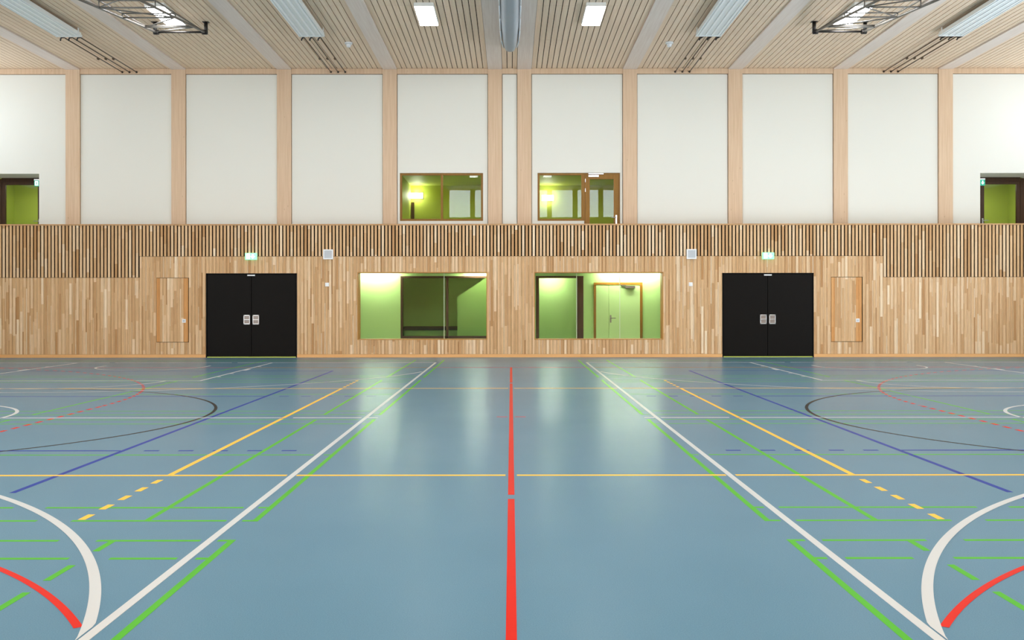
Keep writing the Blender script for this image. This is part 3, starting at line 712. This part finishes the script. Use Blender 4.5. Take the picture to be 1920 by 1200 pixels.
# ------------------------------------------------------------------ radiant panels with pipes
ZP = CAMZ+6.68
def radiant(xc, label, sg):
    t = thing('radiant_panel', label, 'heater', (xc, 24.75, ZP), 'white radiant ceiling panels')
    y0, y1 = 1.0, 24.78; hw = .31
    b_ = MB(); b_.box(xc-hw, xc+hw, y0, y1, ZP+.012, ZP+.03); 
    b_.box(xc-hw-.012, xc-hw, y0, y1, ZP, ZP+.09); b_.box(xc+hw, xc+hw+.012, y0, y1, ZP, ZP+.09)
    b_.box(xc-hw-.012, xc+hw+.012, y1, y1+.05, ZP-.004, ZP+.05)
    under(t, b_.build('panel_sheet', M['panel']))
    rb = MB()
    for k in range(4):
        xr = xc-hw+.62*(k+.5)/4
        rb.box(xr-.022, xr+.022, y0, y1-.02, ZP-.002, ZP+.011)
    rb.box(xc-hw, xc-hw+.02, y0, y1, ZP-.002, ZP+.0115); rb.box(xc+hw-.02, xc+hw, y0, y1, ZP-.002, ZP+.0115)
    under(t, rb.build('panel_ribs', M['panelrib']))
    for yk in (16.6, 20.6, 24.6):
        for s_ in (-1, 1):
            e = xc+s_*(hw+.017)
            under(t, MB().box(e-.005, e+.005, yk-.03, yk+.03, ZP+.02, ZC).build('hanger', M['panel']))
    for k, rr in enumerate((1.69, 1.659, 1.628)):
        xo = (rr-1.652)*6.72*(-1 if sg < 0 else 1) + xc
        pz = CAMZ+6.74
        pp = MB(); pp.path([(xo, 24.55, ZP+.05), (xo, 24.86, ZP+.05), (xo, 24.98, ZP+.02), (xo, 25.12, pz), (xo, D2-.03, pz)], .014)
        pp.tube((xo, 27.15, pz-.03), (xo, 27.21, pz-.03), .03, 10)
        under(t, pp.build('pipe', M['pipe']))
        hk = MB(); hk.path([(xo+.06, 24.84, ZP+.02), (xo+.03, 24.9, ZP+.005), (xo-.02, 24.96, ZP-.01), (xo-.04, 24.99, ZP-.05)], .018)
        under(t, hk.build('pipe_elbow', M['blackmetal']))
        hk = MB(); hk.tube((xo, D2-.055, pz), (xo, D2-.031, pz), .03, 10); under(t, hk.build('wall_collar', M['blackmetal']))
radiant(-11.07, 'white ribbed radiant panel nearest the left edge of the ceiling', -1)
radiant(-4.99, 'white ribbed radiant panel between the left lattice frame and the left bare lamp', -1)
radiant(4.95, 'white ribbed radiant panel between the right bare lamp and the right lattice frame', 1)
radiant(11.03, 'white ribbed radiant panel nearest the right edge of the ceiling', 1)

# ------------------------------------------------------------------ folded basketball frames
def hoop_frame(xc, label):
    t = thing('lattice_frame', label, 'frame', (xc, 24.1, CAMZ+6.6), 'folded basketball frames under the ceiling')
    hw = .59; yP, zP = 24.1, CAMZ+6.6; slope = .5/4.15
    def lo(s_, d): return (xc+s_*hw, yP-d, zP-slope*d)
    def hi_(s_, d): return (xc+s_*hw, yP-d, zP-slope*d + .045*d)
    DD = 7.0; st_ = [.75, 2.1, 3.35, 4.7, 6.0]
    for s_ in (-1, 1):
        c_ = MB(); c_.tube(lo(s_, 0), lo(s_, DD), .028); c_.tube(hi_(s_, 0), hi_(s_, DD), .018)
        pr = [0]+st_
        for k, d in enumerate(st_):
            c_.tube(lo(s_, d), hi_(s_, d), .014)
        under(t, c_.build('side_truss', M['steel']))
    for d in st_:
        under(t, MB().tube(lo(-1, d), lo(1, d), .017).build('cross_tube', M['steel'])); under(t, MB().tube(hi_(-1, d), hi_(1, d), .015).build('cross_tube', M['steel']))
    dg = MB()
    dg.tube(lo(1, .75), lo(-1, 0.1), .014); dg.tube(lo(-1, .75), lo(1, 2.1), .014); dg.tube(lo(1, 2.1), lo(-1, 3.35), .014); dg.tube(lo(-1, 3.35), lo(1, 4.7), .014); dg.tube(lo(1, 4.7), lo(-1, 6.0), .014)
    under(t, dg.build('diagonal_brace', M['steel']))
    x_ = MB(); x_.tube(lo(-1.02, 0), lo(1.02, 0), .024); under(t, x_.build('pivot_bar', M['blackmetal']))
    for s_ in (-1, 1):
        p = Vector(lo(s_, 0)); k_ = MB(); k_.tube((p.x+s_*.03, p.y, p.z-.03), (p.x+s_*.03, p.y, ZC-.012), .045, 12); k_.tube((p.x-.06, p.y, p.z), (p.x+.06, p.y, p.z), .06, 14)
        k_.box(p.x+s_*.03-.075, p.x+s_*.03+.075, p.y-.06, p.y+.06, ZC-.014, ZC)
        under(t, k_.build('pivot_bracket', M['blackmetal']))
hoop_frame(-8.04, 'dark steel lattice frame folded under the left part of the ceiling')
hoop_frame(8.0, 'dark steel lattice frame folded under the right part of the ceiling')

# ------------------------------------------------------------------ gathered divider curtain
t = thing('divider_curtain', 'grey divider curtain gathered up between the twin middle beams', 'curtain', (-.02, 25, 7.8))
bm = bmesh.new(); prof = []
NS = 60; y0c, y1c = .6, 26.35
def ring(y):
    # cross-section: bag hanging from the ceiling slot; the end rounds up to the ceiling
    e = max(0., (y-(y1c-2.6))/2.6); k = math.sqrt(max(0., 1-e*e))
    wv = 1+.03*math.sin(y*1.7)+.02*math.sin(y*4.1)
    depth = .46*k*wv+.015; hwid = (.205*(.35+.65*k))*wv
    pts = []
    for i in range(17):
        a = PI*i/16
        pts.append((-.02+hwid*math.copysign(abs(math.cos(a))**.6, math.cos(a))*(-1), y, ZC-.005-depth*abs(math.sin(a))**.7))
    return [bm.verts.new(p) for p in pts]
rs = [ring(y0c+(y1c-y0c)*i/NS) for i in range(NS+1)]
for A, B in zip(rs, rs[1:]):
    for i in range(16): 
        f_ = bm.faces.new((A[i], A[i+1], B[i+1], B[i])); f_.smooth = True
bm.faces.new(rs[0]); bm.faces.new(list(reversed(rs[-1])))
bmesh.ops.recalc_face_normals(bm, faces=bm.faces)
me = bpy.data.meshes.new('curtain_bundle'); bm.to_mesh(me); bm.free(); me.materials.append(M['curtain'])
o = bpy.data.objects.new('curtain_bundle', me); C.objects.link(o); under(t, o)
for s_ in (-1, 1):
    e_ = MB(); pts = []
    for i in range(26):
        y = y0c+(y1c-.5-y0c)*i/25; e = max(0., (y-(y1c-2.6))/2.6); k = math.sqrt(max(0., 1-e*e))
        pts.append((-.02+s_*(.232*(.35+.65*k)), y, ZC-.02-.26*k))
    e_.path(pts, .02); under(t, e_.build('hem', M['curtain_edge']))
    under(t, MB().box(-.02+s_*.225-.012, -.02+s_*.225+.012, .6, 25.8, ZC-.06, ZC-.001).build('curtain_track', M['blackmetal']))

# smoke detectors
for xc, side in ((-4.26, 'left'), (4.16, 'right')):
    t = thing('smoke_detector', f'small white smoke detector on the ceiling, {side} of the middle', 'detector', (xc, 26.0, ZC), 'smoke detectors')
    b_ = MB(); b_.tube((xc, 26.0, ZC), (xc, 26.0, ZC-.04), .105, 20, .10); under(t, b_.build('base', M['whiteplastic']))
    b_ = MB(); b_.tube((xc, 26.0, ZC-.041), (xc, 26.0, ZC-.12), .075, 20, .05); under(t, b_.build('sensor', M['whiteplastic']))
